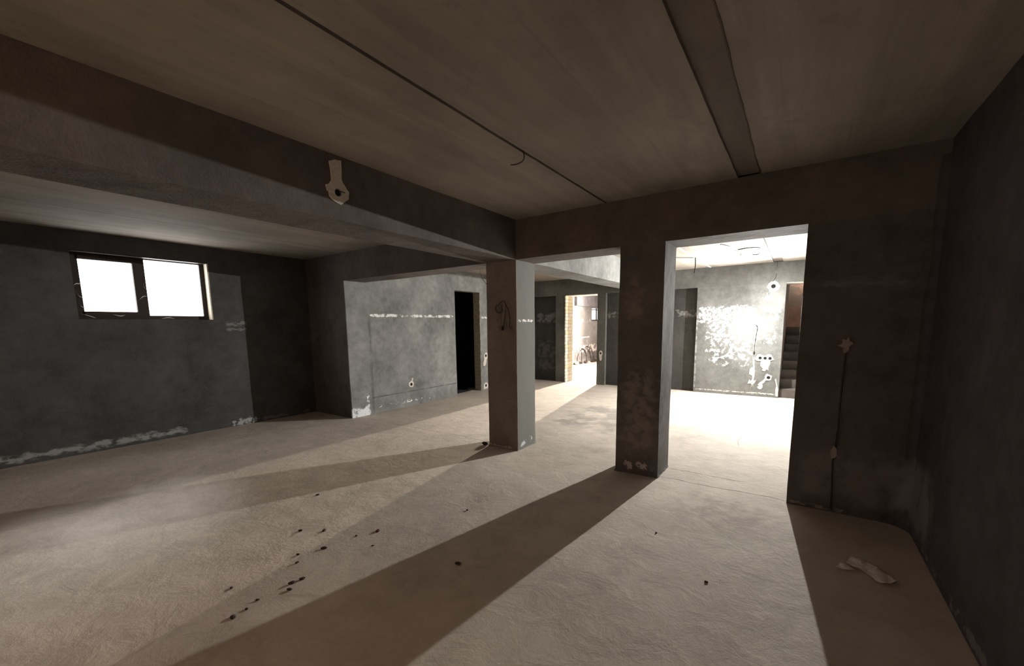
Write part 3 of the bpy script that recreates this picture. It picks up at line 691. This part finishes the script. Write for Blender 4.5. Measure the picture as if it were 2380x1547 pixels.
crumbs = [(-.25, -2.445, .013, 'single dark crumb, left of a pair in the lit left part of the floor'), (-.105, -2.349, .014, 'single dark crumb, right of a pair in the lit left part of the floor'),
 (.226, -2.137, .017, 'reddish dark crumb on the floor, largest of those left of the shadow band'), (.156, -2.264, .009, 'tiny dark crumb just left of the reddish crumb'), (.121, -2.484, .016, 'dark crumb lying on the faint shadow edge in front of the reddish one'),
 (.136, -2.673, .010, 'small crumb between the shadow-edge crumb and the cluster of four'), (.32, -2.80, .015, 'left elongated crumb of the cluster of four near the shadow band'), (.329, -2.745, .014, 'upper right crumb of the cluster of four near the shadow band'), (.369, -2.837, .012, 'lowest crumb of the cluster of four near the shadow band'), (.078, -3.014, .010, 'leftmost small crumb of the three nearest the camera side scatter'),
 (.312, -2.98, .009, 'small crumb right above two others nearest the bottom of the scatter'), (.343, -3.046, .009, 'small middle crumb between two others nearest the bottom of the scatter'), (.351, -3.113, .014, 'larger dark crumb nearest the bottom edge of the scatter'), (.984, -2.124, .016, 'dark crumb with a little spike, alone in the broad shadow band'),
 (-.757, -2.02, .014, 'dark crumb on the brownish shadow of the brownish column'), (.54, -1.522, .009, 'small crumb on the lit floor in front of the gap between the columns'), (2.28, -1.474, .009, 'tiny dark speck on the lit floor in front of the right-hand opening'),
 (1.889, -1.066, .008, 'tiny crumb on the lit floor beside the dark grey column shadow'), (.364, -2.283, .008, 'faint tiny crumb right of and nearer than the reddish crumb'), (.05, -2.62, .010, 'faint crumb on the shadow edge, left of the cluster of four')]
for i, (x, y, s, lab) in enumerate(crumbs):
    o = lump('floor_crumb', m_lump_red if i == 2 else m_lump, (x, y, -.002), (s*1.25, s*.8, s*.55), i+1)
    o.rotation_euler = (0, 0, random.uniform(0, 3))
    tag(o, lab or 'small dark crumb lying in the loose scatter on the near left floor', 'debris', 'dark crumbs scattered on the screed')
o = lump('mortar_lump', m_lump, (-.475, -.01, -.004), (.045, .028, .022), 33); tag(o, 'dark mortar lump on the floor at the left foot of the brownish column', 'debris')

# tarred brush marks and rubble along the foot of the far wall
def stroke(pts, w, mat, seed):
    pp = smooth_path([(FX+.006, u, z) for u, z in pts], 5); bm = bmesh.new(); L = []
    for i, p in enumerate(pp):
        d = (pp[min(i+1, len(pp)-1)]-pp[max(i-1, 0)]).normalized(); nrm = Vector((0, -d.z, d.y))*w*(.6+.8*abs(noise.noise(p*6)))
        L.append([bm.verts.new(p+nrm), bm.verts.new(p-nrm)])
    for A, B in zip(L, L[1:]): bm.faces.new((A[0], A[1], B[1], B[0]))
    o = from_bm('tar_stroke', bm, mat, fw)
m_tar = plain('tar', (.04, .033, .033), .6)
for pts, w in (([(10.25, .02), (10.28, .25), (10.45, .45), (10.6, .5)], .03), ([(10.65, .05), (10.62, .3), (10.6, .55)], .025), ([(10.6, .55), (10.85, .5), (11.05, .3), (11.1, .05)], .04),
               ([(11.2, .45), (11.4, .35), (11.5, .1)], .05), ([(11.0, .62), (11.25, .6), (11.4, .5)], .03), ([(10.0, .05), (10.05, .02), (10.3, .03)], .04), ([(11.5, .55), (11.7, .3), (11.8, .1)], .04)):
    stroke(pts, w, m_tar, 1)
for i in range(6):
    y = 10.0+i*.33; s = random.uniform(.04, .09)
    o = lump('rubble_stone', m_gyps if i % 3 == 0 else m_rebar, (FX+.10+random.uniform(0, .06), y, -.004), (s, s*1.2, s*.8), 60+i)
    tag(o, ['leftmost rubble stone at the far room wall foot, beside the brick reveal', 'second rubble stone from the brick reveal at the far wall foot', 'third rubble stone from the brick reveal at the far wall foot', 'fourth rubble stone from the brick reveal at the far wall foot', 'fifth rubble stone from the brick reveal at the far wall foot', 'rubble stone at the far wall foot deepest into the far room'][i], 'rubble', 'rubble along the far wall')
o = boxes('paper_note', m_gyps, [(FX, FX+.006, 10.42, 10.66, 2.06, 2.14)], step=.1, amp=.002); tag(o, 'small white rectangle high on the far room wall', 'plaster')
